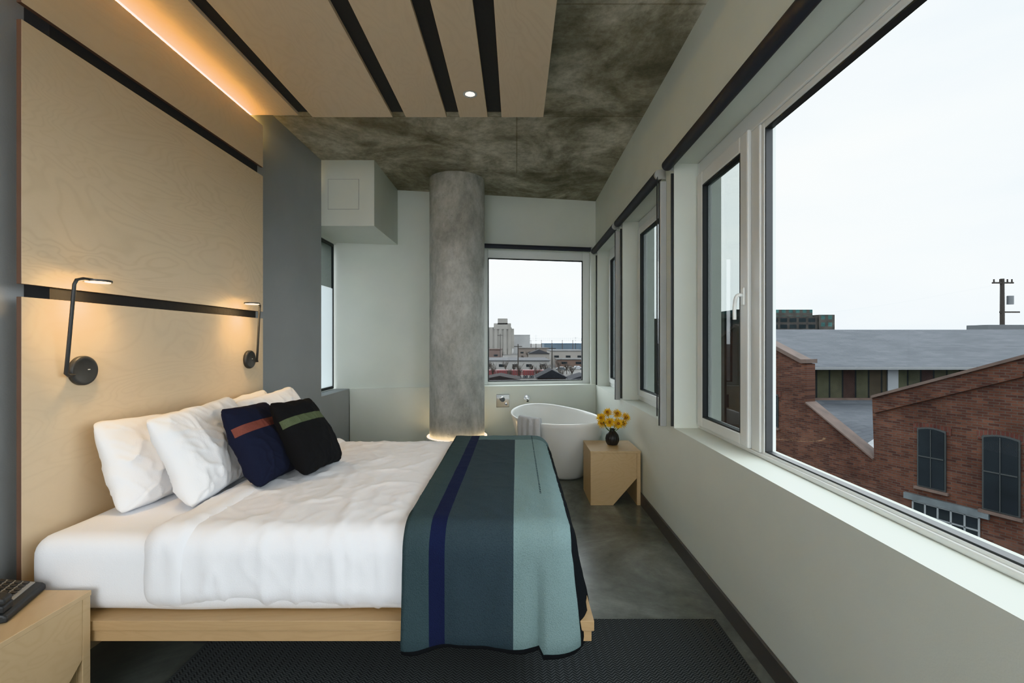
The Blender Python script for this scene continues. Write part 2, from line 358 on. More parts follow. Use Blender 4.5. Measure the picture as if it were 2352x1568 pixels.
# ---------------------------------------------------------------- ceiling canopy
e=top(empty('ceiling_canopy',(-.8,1.8,2.9)),'suspended birch plywood ceiling canopy with black gaps','ceiling panel')
zc=2.89; Y1=3.28; Y0=.2
xsn=[(-1.915,-1.535),(-1.448,-.88),(-.787,-.497),(-.405,-.207),(-.108,.188)]
for i,(a0,a1) in enumerate(xsn):
    plypanel('slat_panel',(a0,a1,Y0,Y1-(.03 if i==0 else 0),zc,zc+.022),M['birchC'],e,'z')
boxes('backing',[(-1.88,.12,Y0+.05,1.72,zc+.023,zc+.06),(-1.88,.12,1.725,Y1-.03,zc+.023,zc+.06),(-1.5,-.9,Y0+.3,Y1-.3,zc+.06,ZC-.001)],M['black'],parent=e)
d=top(empty('downlight',(-.30,2.97,zc)),'small recessed round downlight with chrome ring','ceiling light')
lathe('trim_ring',[(.028,.001),(.045,.001),(.045,-.004),(.030,-.004)],M['chrome'],32,(-.30,2.97,zc),parent=d,closed=True)
lathe('lens',[(.028,.0005),(.028,-.002)],M['spot'],32,(-.30,2.97,zc),parent=d)
ld=bpy.data.lights.new('dl','SPOT'); ld.energy=18; ld.spot_size=1.6; ld.spot_blend=.8; ld.color=(1,.88,.72); ld.shadow_soft_size=.03
lo=link(bpy.data.objects.new('downlight_lamp',ld)); lo.location=(-.30,2.97,zc-.02); par(lo,d)
# ---------------------------------------------------------------- column
cc=(-.66,5.12); cr=.302
e=S(empty('trim_3',(cc[0],cc[1],0)))
col=lathe('round_column',[(cr,0.24),(cr,ZC-.001)],M['concK'],96,(cc[0],cc[1],0),parent=e)
lathe('column_plinth',[(cr+.036,0),(cr+.036,.255),(cr+.03,.262),(cr+.026,.262),(cr+.022,.25),(cr+.0,.25)],M['white'],96,(cc[0],cc[1],0),parent=e)
lathe('led_ring',[(cr+.003,.251),(cr+.024,.251),(cr+.024,.263),(cr+.003,.263)],M['led2'],96,(cc[0],cc[1],0),parent=e,closed=True)
# ---------------------------------------------------------------- reading lamps
def lamp(yb,s,label):
    e=top(empty('reading_lamp',(-1.8,yb,1.18)),label,'wall lamp',group='pair of black bedside reading lamps')
    bm=bmesh.new(); seg=40
    prof=[(.0,.017),(.045,.017),(.052,.020),(.0585,.018),(.0605,.014),(.0605,.001),(.0,.001)]
    rings=[]
    for r,h in prof:
        if r==0: rings.append([bm.verts.new((-1.8+h,yb,1.18))]); continue
        rings.append([bm.verts.new((-1.8+h,yb+r*math.cos(2*math.pi*i/seg),1.18+r*math.sin(2*math.pi*i/seg))) for i in range(seg)])
    for a_,b_ in zip(rings,rings[1:]):
        for i in range(seg):
            if len(a_)==1: bm.faces.new((a_[0],b_[(i+1)%seg],b_[i]))
            elif len(b_)==1: bm.faces.new((a_[i],a_[(i+1)%seg],b_[0]))
            else: bm.faces.new((a_[i],a_[(i+1)%seg],b_[(i+1)%seg],b_[i]))
    par(mkobj('wall_disc',bm,M['blackm'],smooth=True),e)
    boxes('switch',[(-1.784,-1.7815,yb+.012,yb+.022,1.182,1.185)],M['white'],parent=e)
    y1=yb-.095*s if s>0 else yb+.05; y2=yb-.125*s if s>0 else yb-.03; hy=y2+.095*s
    pts=[(-1.790,yb-s*.04,1.165),(-1.778,(yb-s*.075),1.165),(-1.770,y1,1.175),(-1.757,y1+(y2-y1)*.2,1.24),(-1.708,y2,1.52),(-1.703,y2+.004*s,1.538),(-1.702,y2+.03*s,1.546),(-1.702,y2+.07*s,1.546)]
    curve('arm',pts,.007,M['blackm'],parent=e)
    hc=(-1.703,hy,1.545)
    lathe('lamp_head',[(.018,-.004),(.046,-.004),(.046,.004),(.018,.004)],M['blackm'],36,hc,parent=e,closed=True)
    lathe('light_ring',[(.019,-.006),(.040,-.006),(.040,-.0042),(.019,-.0042)],M['led2'],36,hc,parent=e,closed=True)
    ld=bpy.data.lights.new('rl','SPOT'); ld.energy=8.0; ld.color=(1,.66,.30); ld.shadow_soft_size=.03; ld.spot_size=2.5; ld.spot_blend=1
    lo=link(bpy.data.objects.new('lamp_bulb',ld)); lo.location=(hc[0],hc[1],1.535); par(lo,e)
    ld=bpy.data.lights.new('rl2','POINT'); ld.energy=1.1; ld.color=(1,.66,.30); ld.shadow_soft_size=.02
    lo=link(bpy.data.objects.new('lamp_glow',ld)); lo.location=(hc[0]-.01,hc[1],1.525); par(lo,e)
lamp(1.91,1,'black swing-arm reading lamp mounted beside near pillows')
lamp(3.10,-1,'black swing-arm reading lamp beside the far pillows')
# ---------------------------------------------------------------- bed
bed=top(empty('bed',(-.8,2.4,0)),'low birch platform bed with white mattress','bed')
o=boxes('platform',[(-1.795,.27,1.612,3.24,.293,.326),(-1.795,.262,1.62,3.232,.25,.29),(-1.795,.27,1.614,3.24,.289,.2925)],M['birchB'],bevel=.003,parent=bed)
for (x,y) in ((.03,2.0),(.03,2.95),(-1.35,2.0),(-1.35,2.95)):
    boxes('leg',[(x-.03,x+.03,y-.03,y+.03,0.013 if y<2.15 else 0,.25)],M['black'],bevel=.003,parent=bed)
boxes('rail',[(-1.6,.0,1.97,2.03,.20,.25)],M['black'],parent=bed)
def dm(q,d):
    w=noise.noise(Vector((q.x*3,q.y*3,q.z*3)))*.006
    return q+d*w
bm=bmesh.new(); softbox(bm,(-1.745,1.638,.327),(.18,3.19,.600),.065,.025,dm); par(mkobj('mattress',bm,M['sheet'],smooth=True),bed)
def wrinkle(q,amp=1.0):
    w=noise.noise(Vector((q.x*1.8,q.y*1.8,q.z*1.6+3)))*.007
    a_=1-abs(noise.noise(Vector((q.x*4.0+1,q.y*2.6,q.z*1.2)))); w+= (a_**9)*.006
    b_=1-abs(noise.noise(Vector((q.x*8+q.y*6,q.y*4-q.x*3,q.z*2.5)))); w+=(b_**11)*.006
    c_=1-abs(noise.noise(Vector((q.x*15-q.y*8,q.y*10+q.x*6,q.z*6+7)))); w+=(c_**9)*.003
    return w*amp
def dd(q,d):
    w=wrinkle(q)
    if q.z<.46 and d.z<.5:
        k=(.46-q.z)/.13; w+=k*(.005*math.sin(q.x*9+1)+.004)
        if q.y<2: q=Vector((q.x,q.y,q.z+(.008*math.sin(q.x*5)+.003*math.sin(q.x*17))*k))
    out=q+d*w
    if out.z<.336: out.z=.336+ (out.z-.336)*.1
    return out
bm=bmesh.new(); softbox(bm,(-1.31,1.632,.340),(.185,3.205,.626),.085,.013,dd)
duvet=top(mkobj('duvet',bm,M['sheet'],smooth=True),'crisp white cotton duvet spread over the bed','bedding')
def dc(q,d):
    w=wrinkle(q,.8)+.004
    out=q+d*w
    if out.z<.337: out.z=.337
    return out
bm=bmesh.new(); softbox(bm,(-1.345,1.626,.342),(-1.14,3.211,.633),.078,.014,dc)
o=mkobj('duvet_cuff',bm,M['sheet'],smooth=True); par(o,duvet); o.matrix_parent_inverse=Matrix()
BLO=Vector((-1.0,1.615,.20)); BHI=Vector((.205,3.222,.645)); BR=.085
bm=bmesh.new(); softbox(bm,BLO,BHI,BR,.014)
lay=bm.verts.layers.float.new('hem'); lx=bm.verts.layers.float.new('cloth_x')
bmesh.ops.delete(bm,geom=[v for v in bm.verts if v.co.x<-.62],context='VERTS')
for co,no in (((-.38,0,0),(-1,-.01,0)),((0,0,.243),(0,0,-1))):
    geom=bm.verts[:]+bm.edges[:]+bm.faces[:]
    bmesh.ops.bisect_plane(bm,geom=geom,plane_co=co,plane_no=no,clear_outer=True)
for v in bm.verts:
    q=v.co.copy(); v[lay]=q.z-.243 if q.y<2.0 or q.x>0.15 or q.y>3.1 else 1.0
    c=Vector((min(max(q.x,BLO.x+BR),BHI.x-BR),min(max(q.y,BLO.y+BR),BHI.y-BR),min(max(q.z,BLO.z+BR),BHI.z-BR)))
    c.z=max(c.z,min(q.z,BHI.z-BR)); d=(q-c); d=d.normalized() if d.length>1e-6 else Vector((0,0,1))
    v[lx]=q.x+max(0,d.x)*.03
    k=max(0,min(1,(.56-q.z)/.3)); s=q.x-q.y; w=wrinkle(q,.45)+.008
    if d.z<.8:
        w+=k*(.013*math.sin(s*15+.6)+.005*math.sin(s*34)+.012)
        if q.x>.08 and q.y<1.8: w+=k*.036
    z=q.z
    if q.z<.5: z=q.z+k*(.006*math.sin(s*11)+.003*math.sin(s*23))
    v.co=Vector((q.x,q.y,z))+d*w
mB,nt,b=newmat('blanket_wool')
tc=nt.nodes.new('ShaderNodeTexCoord'); sx=nt.nodes.new('ShaderNodeSeparateXYZ'); L(nt,tc.outputs['Object'],sx.inputs[0])
ax_=nt.nodes.new('ShaderNodeAttribute'); ax_.attribute_name='cloth_x'
fx=mathn(nt,'ADD',ax_.outputs['Fac'],vb=.5)
dk=(.054,.079,.088); nv=(.014,.018,.050); sl=(.046,.064,.077); lt=(.19,.275,.28); bk=(.008,.009,.011)
r=ramp(nt,[(0,dk),(.195,nv),(.247,sl),(.487,lt),(.702,bk)],'CONSTANT'); L(nt,fx,r.inputs['Fac'])
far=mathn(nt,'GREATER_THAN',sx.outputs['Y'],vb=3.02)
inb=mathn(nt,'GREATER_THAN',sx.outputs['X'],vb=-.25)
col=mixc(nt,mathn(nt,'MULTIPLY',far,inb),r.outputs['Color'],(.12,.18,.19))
st=mathn(nt,'MULTIPLY',mathn(nt,'LESS_THAN',mathn(nt,'ABSOLUTE',mathn(nt,'SUBTRACT',sx.outputs['X'],vb=.10)),vb=.0035),mathn(nt,'GREATER_THAN',mathn(nt,'SINE',mathn(nt,'MULTIPLY',sx.outputs['Y'],vb=300)),vb=0))
st=mathn(nt,'MULTIPLY',st,mathn(nt,'GREATER_THAN',sx.outputs['Y'],vb=1.95))
col=mixc(nt,st,col,(.01,.02,.03))
at=nt.nodes.new('ShaderNodeAttribute'); at.attribute_name='hem'
col=mixc(nt,mathn(nt,'LESS_THAN',at.outputs['Fac'],vb=.014),col,bk)
wv=nt.nodes.new('ShaderNodeTexVoronoi'); wv.inputs['Scale'].default_value=230; L(nt,tc.outputs['Object'],wv.inputs['Vector'])
col=mixc(nt,.4,col,mixc(nt,wv.outputs['Distance'],(1.1,1.1,1.1),(.6,.6,.6)),'MULTIPLY')
L(nt,col,b.inputs['Base Color']); b.inputs['Roughness'].default_value=.95; b.inputs['Specular IOR Level'].default_value=.1
bp=nt.nodes.new('ShaderNodeBump'); bp.inputs['Strength'].default_value=.4; bp.inputs['Distance'].default_value=.003; L(nt,wv.outputs['Distance'],bp.inputs['Height']); L(nt,bp.outputs['Normal'],b.inputs['Normal'])
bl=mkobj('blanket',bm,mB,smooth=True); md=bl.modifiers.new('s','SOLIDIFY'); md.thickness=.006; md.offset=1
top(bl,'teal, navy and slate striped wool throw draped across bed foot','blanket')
# pillows
def pillow(name,a,b,T,loc,tilt,yaw,mat,seed,roll=0,wr=.65,n=64,pinch=.045):
    bm=bmesh.new(); g=[{},{}]
    for s in (0,1):
        for i in range(n+1):
            for j in range(n+1):
                u=-1+2*i/n; v=-1+2*j/n
                edge=i in(0,n) or j in(0,n)
                if s==1 and edge: g[1][i,j]=g[0][i,j]; continue
                rr=(abs(u)**14+abs(v)**14)**(1/14); mxx=max(abs(u),abs(v)); sc_=mxx/rr if rr>0 else 1
                x=a*u*sc_*(1-pinch*(1-v*v)); y=b*v*sc_*(1-pinch*(1-u*u))
                t=((1-u**2)*(1-v**2))**.38*T
                t+=wr*(.010*noise.noise(Vector((x*6+seed,y*6,s*5)))+.013*(1-abs(noise.noise(Vector((x*8+seed,y*6,s*3+1)))))**7+.008*(1-abs(noise.noise(Vector((x*16+y*10+seed,y*13,s*3+5)))))**8)*min(1,(1-u*u)*(1-v*v)*8)
                t=max(t,.0)
                t*=1+.2*(-v)
                x+=.012*wr*noise.noise(Vector((u*3+seed,v*3,9))); y+=.012*wr*noise.noise(Vector((u*3+seed,v*3,19)))
                g[s][i,j]=bm.verts.new((x,y,t if s==0 else -t))
        for i in range(n):
            for j in range(n):
                f=[g[s][i,j],g[s][i+1,j],g[s][i+1,j+1],g[s][i,j+1]]
                try: bm.faces.new(f if s==0 else f[::-1])
                except: pass
    o=mkobj(name,bm,mat,smooth=True)
    w=Vector((0,1,0)); u_=Vector((-math.sin(tilt),0,math.cos(tilt))); nn=w.cross(u_)
    R=Matrix((w,u_,nn)).transposed().to_4x4()
    o.matrix_world=Matrix.Translation(loc)@Matrix.Rotation(yaw,4,'Z')@R@Matrix.Rotation(roll,4,'Z')
    return o
r_=math.radians
G='white pillows leaning on the headboard'
top(pillow('pillow',.31,.198,.076,(-1.64,2.165,.778),r_(20),r_(-2),M['pillow'],1,r_(-2)),'white pillow resting directly against the birch headboard','pillow',G)
top(pillow('pillow',.32,.213,.084,(-1.455,2.215,.803),r_(25),r_(3),M['pillow'],4,r_(2)),'plump white pillow stacked in front, behind navy cushion','pillow',G)
top(pillow('pillow',.31,.20,.074,(-1.665,2.86,.775),r_(16),r_(0),M['pillow'],9,r_(2)),'white pillow at far side against the headboard','pillow',G)
top(pillow('pillow',.31,.205,.08,(-1.48,2.88,.795),r_(24),r_(-3),M['pillow'],13,r_(3)),'white pillow behind the black cushion','pillow',G)
def cushmat(name,base,stripe):
    m,nt,b=newmat(name); tc=nt.nodes.new('ShaderNodeTexCoord'); sx=nt.nodes.new('ShaderNodeSeparateXYZ'); L(nt,tc.outputs['Object'],sx.inputs[0])
    k=mathn(nt,'LESS_THAN',mathn(nt,'ABSOLUTE',mathn(nt,'SUBTRACT',sx.outputs['Y'],vb=.074)),vb=.021)
    k=mathn(nt,'MULTIPLY',k,mathn(nt,'GREATER_THAN',sx.outputs['Z'],vb=0))
    n=nt.nodes.new('ShaderNodeTexNoise'); n.inputs['Scale'].default_value=200; L(nt,tc.outputs['Object'],n.inputs['Vector'])
    c=mixc(nt,k,base,stripe); c=mixc(nt,.5,c,mixc(nt,n.outputs['Fac'],(.6,.6,.6),(1.3,1.3,1.3)),'MULTIPLY')
    L(nt,c,b.inputs['Base Color']); b.inputs['Roughness'].default_value=.9; b.inputs['Specular IOR Level'].default_value=.15; return m
G='pair of accent cushions'
top(pillow('cushion',.198,.20,.075,(-1.245,2.265,.812),r_(27),r_(2),cushmat('navy_wool',(.014,.016,.032),(.19,.068,.055)),21,r_(-2),.5),'navy square cushion with a rust red stripe','cushion',G)
top(pillow('cushion',.195,.20,.075,(-1.095,2.42,.817),r_(29),r_(-2),cushmat('black_wool',(.009,.009,.010),(.10,.12,.072)),27,r_(-3),.5),'black square cushion with an olive green stripe','cushion',G)
# ---------------------------------------------------------------- rug
mR,nt,b=newmat('rug_herringbone'); tc=nt.nodes.new('ShaderNodeTexCoord'); sx=nt.nodes.new('ShaderNodeSeparateXYZ'); L(nt,tc.outputs['Object'],sx.inputs[0])
zg=mathn(nt,'ABSOLUTE',mathn(nt,'SUBTRACT',mathn(nt,'FRACT',mathn(nt,'MULTIPLY',sx.outputs['X'],vb=30)),vb=.5))
v=mathn(nt,'FRACT',mathn(nt,'ADD',mathn(nt,'MULTIPLY',sx.outputs['Y'],vb=70),mathn(nt,'MULTIPLY',zg,vb=2.4)))
r=ramp(nt,[(.0,(.024,.026,.027)),(.45,(.030,.032,.034)),(.55,(.085,.090,.093)),(1,(.095,.101,.104))]); L(nt,v,r.inputs['Fac']); L(nt,r.outputs['Color'],b.inputs['Base Color']); b.inputs['Roughness'].default_value=.95; b.inputs['Specular IOR Level'].default_value=.1
bp=nt.nodes.new('ShaderNodeBump'); bp.inputs['Distance'].default_value=.003; L(nt,v,bp.inputs['Height']); L(nt,bp.outputs['Normal'],b.inputs['Normal'])
top(boxes('rug',[(-1.33,.925,-1.0,2.15,.0005,.012)],mR,bevel=.003),'dark grey herringbone woven rug under the bed','rug')
# ---------------------------------------------------------------- nightstands
def nightstand(loc,rotz,w,dp,h,label):
    e=top(empty('nightstand',loc),label,'nightstand',group='birch cube nightstands'); e.rotation_euler=(0,0,rotz)
    t=.018
    def fin(o): o.parent=e; return o
    bm=bmesh.new(); prism(bm,[(0,0),(w*.45,0),(w-t-.012,h*.50),(w-t-.012,h-t),(0,h-t)],0,t,lambda p:p)
    fin(mkobj('front_panel',bm,M['birchN'],bevel=.0015))
    fin(boxes('top_panel',[(-.002,w+.002,-.002,dp,h-t,h)],M['birchN'],bevel=.002))
    bm=bmesh.new()
    prism(bm,[(t,0),(dp,0),(dp,h-t),(t,h-t)],0,t,lambda p:Vector((p.y,p.x,p.z)))
    fin(mkobj('side_panel',bm,M['birchN'],bevel=.0015))
    fin(boxes('side_panel',[(w-t-.011,w,.019,dp,0,h-t)],M['birchN'],bevel=.0015))
    fin(boxes('side_panel',[(w-t-.011,w,0,.0185,0,h-t)],M['birchN'],bevel=.0015))
    fin(boxes('back_panel',[(t,w-t-.012,dp-t,dp,0,h-t)],M['birchN'],bevel=.001))
    return e
nightstand((.586,3.67,0),0,.397,.40,.43,'birch cube nightstand with angled cut-out holding the flower vase')
nightstand((-1.475,1.15,0),r_(90),.45,.42,.44,'birch nightstand holding a black desk phone')
ph=top(empty('desk_phone',(-1.70,1.475,.441)),'black corded desk phone with grey keypad','telephone'); ph.rotation_euler=(0,0,r_(22))
def pf(o): o.parent=ph; return o
bm=bmesh.new()
prism(bm,[(-.11,0),(.11,0),(.11,.018),(.10,.026),(-.09,.085),(-.11,.085)],-.115,.10,lambda p:Vector((p.x,p.y,p.z)))
pf(mkobj('body',bm,M['gasket'],bevel=.006))
sl_=(.085-.026)/.19
def onsl(x,y,o_=0): return Vector((x,y,.026+(.10-x)*sl_+o_))
def slq(name,x0,x1,y0,y1,h0,h1,mat,bev=.001):
    bm=bmesh.new(); bbox(bm,x0,x1,y0,y1,h0,h1,f=lambda p:onsl(p.x,p.y,p.z)); return pf(mkobj(name,bm,mat,bevel=bev))
slq('keypad_plate',-.07,.085,-.03,.088,0,.003,simple('phone_plate',(.30,.29,.27),.4))
km=simple('phone_key',(.02,.02,.022),.4)
for i in range(7):
    for j in range(5):
        slq('key',-.06+i*.020,-.046+i*.020,-.022+j*.022,-.006+j*.022,.003,.007,km)
slq('handset',-.10,.10,-.108,-.062,.022,.045,M['gasket'],.008); slq('handset_earpiece',-.10,-.05,-.112,-.058,.001,.024,M['gasket'],.006); slq('handset_mouthpiece',.05,.10,-.112,-.058,.001,.024,M['gasket'],.006)
# ---------------------------------------------------------------- tub
TC=Vector((.395,4.77)); TA=Vector((.27,-.963)).normalized(); TB=Vector((.963,.27)).normalized(); ta,tb=.735,.435
def rimz(th): return .54+.03*abs(math.cos(th))**2.5
def tubpt(th,k,zf,inner=0):
    c,s=math.cos(th),math.sin(th)
    p=TC+TA*(ta*k*c)+TB*(tb*k*s); return Vector((p.x,p.y,rimz(th)*zf))
prof=[(.58,0),(.62,.012),(.66,.06),(.72,.18),(.79,.36),(.86,.55),(.925,.75),(.975,.93),(.992,.985),(.988,1.0),(.965,1.003),(.945,.985),(.93,.93),(.88,.72),(.80,.48),(.70,.28),(.55,.19),(.2,.17)]
bm=bmesh.new(); seg=96; rings=[]
for k,zf in prof: rings.append([bm.verts.new(tubpt(2*math.pi*i/seg,k,zf)) for i in range(seg)])
for a_,b_ in zip(rings,rings[1:]):
    for i in range(seg): bm.faces.new((a_[i],a_[(i+1)%seg],b_[(i+1)%seg],b_[i]))
bm.faces.new(rings[0]); bm.faces.new(rings[-1])
tub=top(empty('bathtub',(TC.x,TC.y,0)),'white freestanding oval bathtub beside the concrete column','bathtub')
par(mkobj('tub_shell',bm,M['tub'],smooth=True),tub)
ov=tubpt(math.radians(50),.90,.80); boxes('overflow_slot',[(ov.x-.03,ov.x+.03,ov.y-.012,ov.y+.004,ov.z+.02,ov.z+.032)],M['chrome'],bevel=.003,parent=tub)
bm=bmesh.new(); path=[(.86,.66),(.90,.80),(.925,.93),(.945,1.03),(.97,1.07),(1.015,1.055),(1.035,.98),(1.03,.86),(1.02,.75),(1.01,.66),(1.0,.58)]
pp=[]
for a_,b_ in zip(path,path[1:]):
    for t_ in (0,.33,.66): pp.append((a_[0]+(b_[0]-a_[0])*t_,a_[1]+(b_[1]-a_[1])*t_))
pp.append(path[-1]); N=26; G_=[]
for i,(k,zf) in enumerate(pp):
    row=[]
    for j in range(N+1):
        th=math.radians(-76+28*j/N); q=tubpt(th,k+.024*math.sin(j*.85+i*.06)*(i/len(pp))+.012,zf); q.z+=.004*noise.noise(q*30); row.append(bm.verts.new(q))
    G_.append(row)
for a_,b_ in zip(G_,G_[1:]):
    for j in range(N): bm.faces.new((a_[j],a_[j+1],b_[j+1],b_[j]))
tw=mkobj('towel',bm,simple('towel_white',(.80,.82,.86),.95,bump=1.0,bscale=250),smooth=True); md=tw.modifiers.new('s','SOLIDIFY'); md.thickness=.022; md.offset=0
top(tw,'white terry towel hung over the tub rim','towel')
fx_=-.17
e=top(empty('bath_control',sh(Vector((fx_,-.04,.60)))),'square chrome bath mixer control plate on wall','bath tap')
boxes('wall_plate',[(fx_-.08,fx_+.08,-.047,-.036,.50,.66)],M['chrome'],bevel=.006,f=sh,parent=e)
tubes('knob',[(sh(Vector((fx_,-.09,.60))),sh(Vector((fx_,-.047,.60))),.028)],M['chrome'],28,parent=e)
tubes('knob',[(sh(Vector((fx_+.045,-.08,.54))),sh(Vector((fx_+.045,-.047,.54))),.012)],M['chrome'],20,parent=e)
fx_=.12
e=top(empty('bath_spout',sh(Vector((fx_,-.04,.58)))),'chrome wall-mounted bath spout above the tub','bath tap')
tubes('rosette',[(sh(Vector((fx_,-.045,.61))),sh(Vector((fx_,-.036,.61))),.035)],M['chrome'],28,parent=e)
curve('spout',[sh(Vector((fx_,-.045,.61))),sh(Vector((fx_,-.10,.615))),sh(Vector((fx_+.005,-.15,.605))),sh(Vector((fx_+.01,-.17,.585)))],.014,M['chrome'],parent=e,smooth=True)
# ---------------------------------------------------------------- vase & flowers
vc=(.805,3.90,.4305)
vs=top(empty('vase',vc),'small round ribbed black vase with yellow flowers','vase')
bm=bmesh.new(); seg=80; rings=[]
vp=[(.025,0),(.042,.004),(.054,.03),(.057,.052),(.050,.082),(.034,.105),(.022,.118),(.021,.130),(.024,.135),(.019,.134),(.017,.12),(.03,.1),(.04,.05),(.02,.01)]
for r,z in vp:
    rings.append([bm.verts.new((vc[0]+r*(1+(.03*math.cos(20*2*math.pi*i/seg) if .003<z<.11 else 0))*math.cos(2*math.pi*i/seg),vc[1]+r*(1+(.03*math.cos(20*2*math.pi*i/seg) if .003<z<.11 else 0))*math.sin(2*math.pi*i/seg),vc[2]+z)) for i in range(seg)])
for a_,b_ in zip(rings,rings[1:]):
    for i in range(seg): bm.faces.new((a_[i],a_[(i+1)%seg],b_[(i+1)%seg],b_[i]))
bm.faces.new(rings[0]); bm.faces.new(rings[-1]); par(mkobj('vase_body',bm,M['vase'],smooth=True),vs)
M['fcen']=simple('flower_center',(.30,.11,.01),.8)
fl=[(-.095,-.02,.245),(-.032,.03,.28),(.038,.0,.275),(.105,-.02,.25),(-.075,.03,.195),(-.032,-.05,.215),(.035,-.05,.205),(.09,.03,.19)]
for i,(dx,dy,dz) in enumerate(fl):
    base=Vector((vc[0]+dx*.12,vc[1]+dy*.12,vc[2]+.10)); hp=Vector((vc[0]+dx,vc[1]+dy,vc[2]+dz-.02)); ax=(hp-Vector((vc[0],vc[1]+.10,vc[2]+.14))).normalized()
    e=top(empty('flower',base),'yellow-orange spiky chrysanthemum stem in the black vase','flower',group='yellow flowers in the vase')
    curve('stem',[base,(base+hp)/2+Vector((dx*.1,dy*.1,0)),hp],.0022,M['green'],parent=e,smooth=True)
    bm=bmesh.new(); t1=ax.orthogonal().normalized(); t2=ax.cross(t1)
    for k in range(60):
        ph_=math.acos(1-1.25*(k+.5)/60); az=k*2.399963; ln=.046+random.uniform(-.007,.007)
        if ph_<.45: ln*=.5
        dr=(ax*math.cos(ph_)+(t1*math.cos(az)+t2*math.sin(az))*math.sin(ph_)).normalized(); sd=dr.cross(ax if abs(dr.dot(ax))<.95 else t1).normalized()*.0042
        b0=hp; mpt=hp+dr*ln*.65+ax*.002; tp=hp+dr*ln+ax*.003
        A_=[bm.verts.new(b0-sd*.4),bm.verts.new(b0+sd*.4),bm.verts.new(mpt+sd),bm.verts.new(tp),bm.verts.new(mpt-sd)]; bm.faces.new(A_)
    par(mkobj('petals',bm,M['yellow']),e)
    bm=bmesh.new(); bmesh.ops.create_icosphere(bm,subdivisions=2,radius=.012,matrix=Matrix.Translation(hp+ax*.016)); par(mkobj('flower_center',bm,M['fcen'],smooth=True),e)
    bm=bmesh.new()
    for k in range(2):
        az=random.uniform(0,6.28); o_=(base*.35+hp*.65); dr=Vector((math.cos(az),math.sin(az),.5)).normalized(); sd=dr.cross(Vector((0,0,1))).normalized()*.008
        A_=[bm.verts.new(o_),bm.verts.new(o_+dr*.02+sd),bm.verts.new(o_+dr*.045),bm.verts.new(o_+dr*.02-sd)]; bm.faces.new(A_)
    par(mkobj('leaf',bm,M['green']),e)
# ---------------------------------------------------------------- exterior
EX=.55
def ex(c): return tuple(v*EX for v in c)
GZ=-10.0
gm=concrete('ground_town',ex((.04,.036,.034)),ex((.08,.072,.065)),ex((.15,.14,.13)),.06,pits=False)
top(boxes('ground',[(-900,900,-60,2500,GZ-.5,GZ)],gm),'flat industrial town ground with streets and yards','ground',kind='stuff')
bmat=brickmat('red_brick')
W0=Vector((11.2,13.2)); WU=Vector((-.417,.909)).normalized(); WN=Vector((WU.y,-WU.x))
def Wsz(px,py):
    k=(px-CX)/F; s=(W0.x-k*W0.y)/(k*WU.y-WU.x); Y=W0.y+WU.y*s; return (s,H-(py-CY)*Y/F)
ang=math.atan2(WU.y,WU.x)
wb=top(empty('brick_building',(W0.x,W0.y,GZ)),'old red brick warehouse with gabled parapets and arched windows','building')
wb.rotation_euler=(0,0,ang)
def wobj(name,polys,t0,t1,mat,bevel=0):
    bm=bmesh.new()
    for poly in polys: prism(bm,[(s,z-GZ) for s,z in poly],t0,t1,lambda p:Vector((p.x,-p.y,p.z)))
    o=mkobj(name,bm,mat,bevel=bevel); o.parent=wb; return o
out=[(1560,850),(1690,752),(1765,790),(1842,834),(1853,836),(1853,926),(2008,1055),(2003,914),(2352,822),(2640,750),(3300,880)]
pl=[Wsz(*q) for q in out]
pl=[(pl[0][0],GZ)]+pl+[(pl[-1][0],GZ)]
wobj('brick_facade',[pl],0,.45,bmat)
def cope(a_,b_,h=.14):
    A_=Wsz(*a_);B_=Wsz(*b_); return [(A_[0],A_[1]),(B_[0],B_[1]),(B_[0],B_[1]+h),(A_[0],A_[1]+h)]
stone=simple('coping_stone',(.060,.040,.032),.85,var=.25)
wobj('coping',[cope((1690,752),(1842,834)),cope((1842,834),(1856,834)),cope((1853,926),(2008,1055),.05),cope((2003,914),(2352,822),.08),cope((2352,822),(2640,750),.08),cope((1560,850),(1690,752))],-.08,.50,stone)
wobj('brick_cornice',[[(x,z-.45) for x,z in cope((2010,914),(2352,822),.12)]],-.07,0,bmat)
dgl=simple('dark_window_glass',(.010,.012,.014),.3,var=.3,vscale=1,spec=.2)
wf=simple('dark_window_frame',(.016,.018,.018),.6)
bac=brickmat('brick_arch_course',c1=(.07,.03,.024),c2=(.045,.02,.018),w=.08,h=.24)
def archwin(x0,x1,yt,yb,yt2=None):
    (s0,z0)=Wsz(x0,yb);(s1,_)=Wsz(x1,yb); zt_=Wsz((x0+x1)/2,yt)[1]; w=abs(s1-s0); sm=min(s0,s1)
    def arch(g,zb):
        pts=[(sm-g,zb-g),(sm+w+g,zb-g)]
        for i in range(9):
            t=i/8; x=sm+w+g-(w+2*g)*t; pts.append((x,zt_-.10*w+g+.10*w*math.sin(math.pi*t)))
        return pts
    wobj('brick_arch',[arch(0.14,zt_-.2*w+.14)],-.02,.0,bac)
    wobj('window_frame',[arch(0.04,z0)],-.04,-.001,wf); wobj('window_pane',[arch(0,z0)],-.06,-.041,dgl)
    wobj('window_mullion',[[(sm+w*.485,z0),(sm+w*.515,z0),(sm+w*.515,zt_-.02),(sm+w*.485,zt_-.02)],[(sm,z0+(zt_-z0)*.5),(sm+w,z0+(zt_-z0)*.5),(sm+w,z0+(zt_-z0)*.5+.03),(sm,z0+(zt_-z0)*.5+.03)]],-.08,-.061,wf)
    wobj('window_ledge',[[(sm-.1,z0-.12),(sm+w+.1,z0-.12),(sm+w+.1,z0-.05),(sm-.1,z0-.05)]],-.10,0,stone)
archwin(2112,2170,985,1112); archwin(2262,2340,1003,1165); archwin(1764,1786,905,975); archwin(2480,2570,1030,1215)
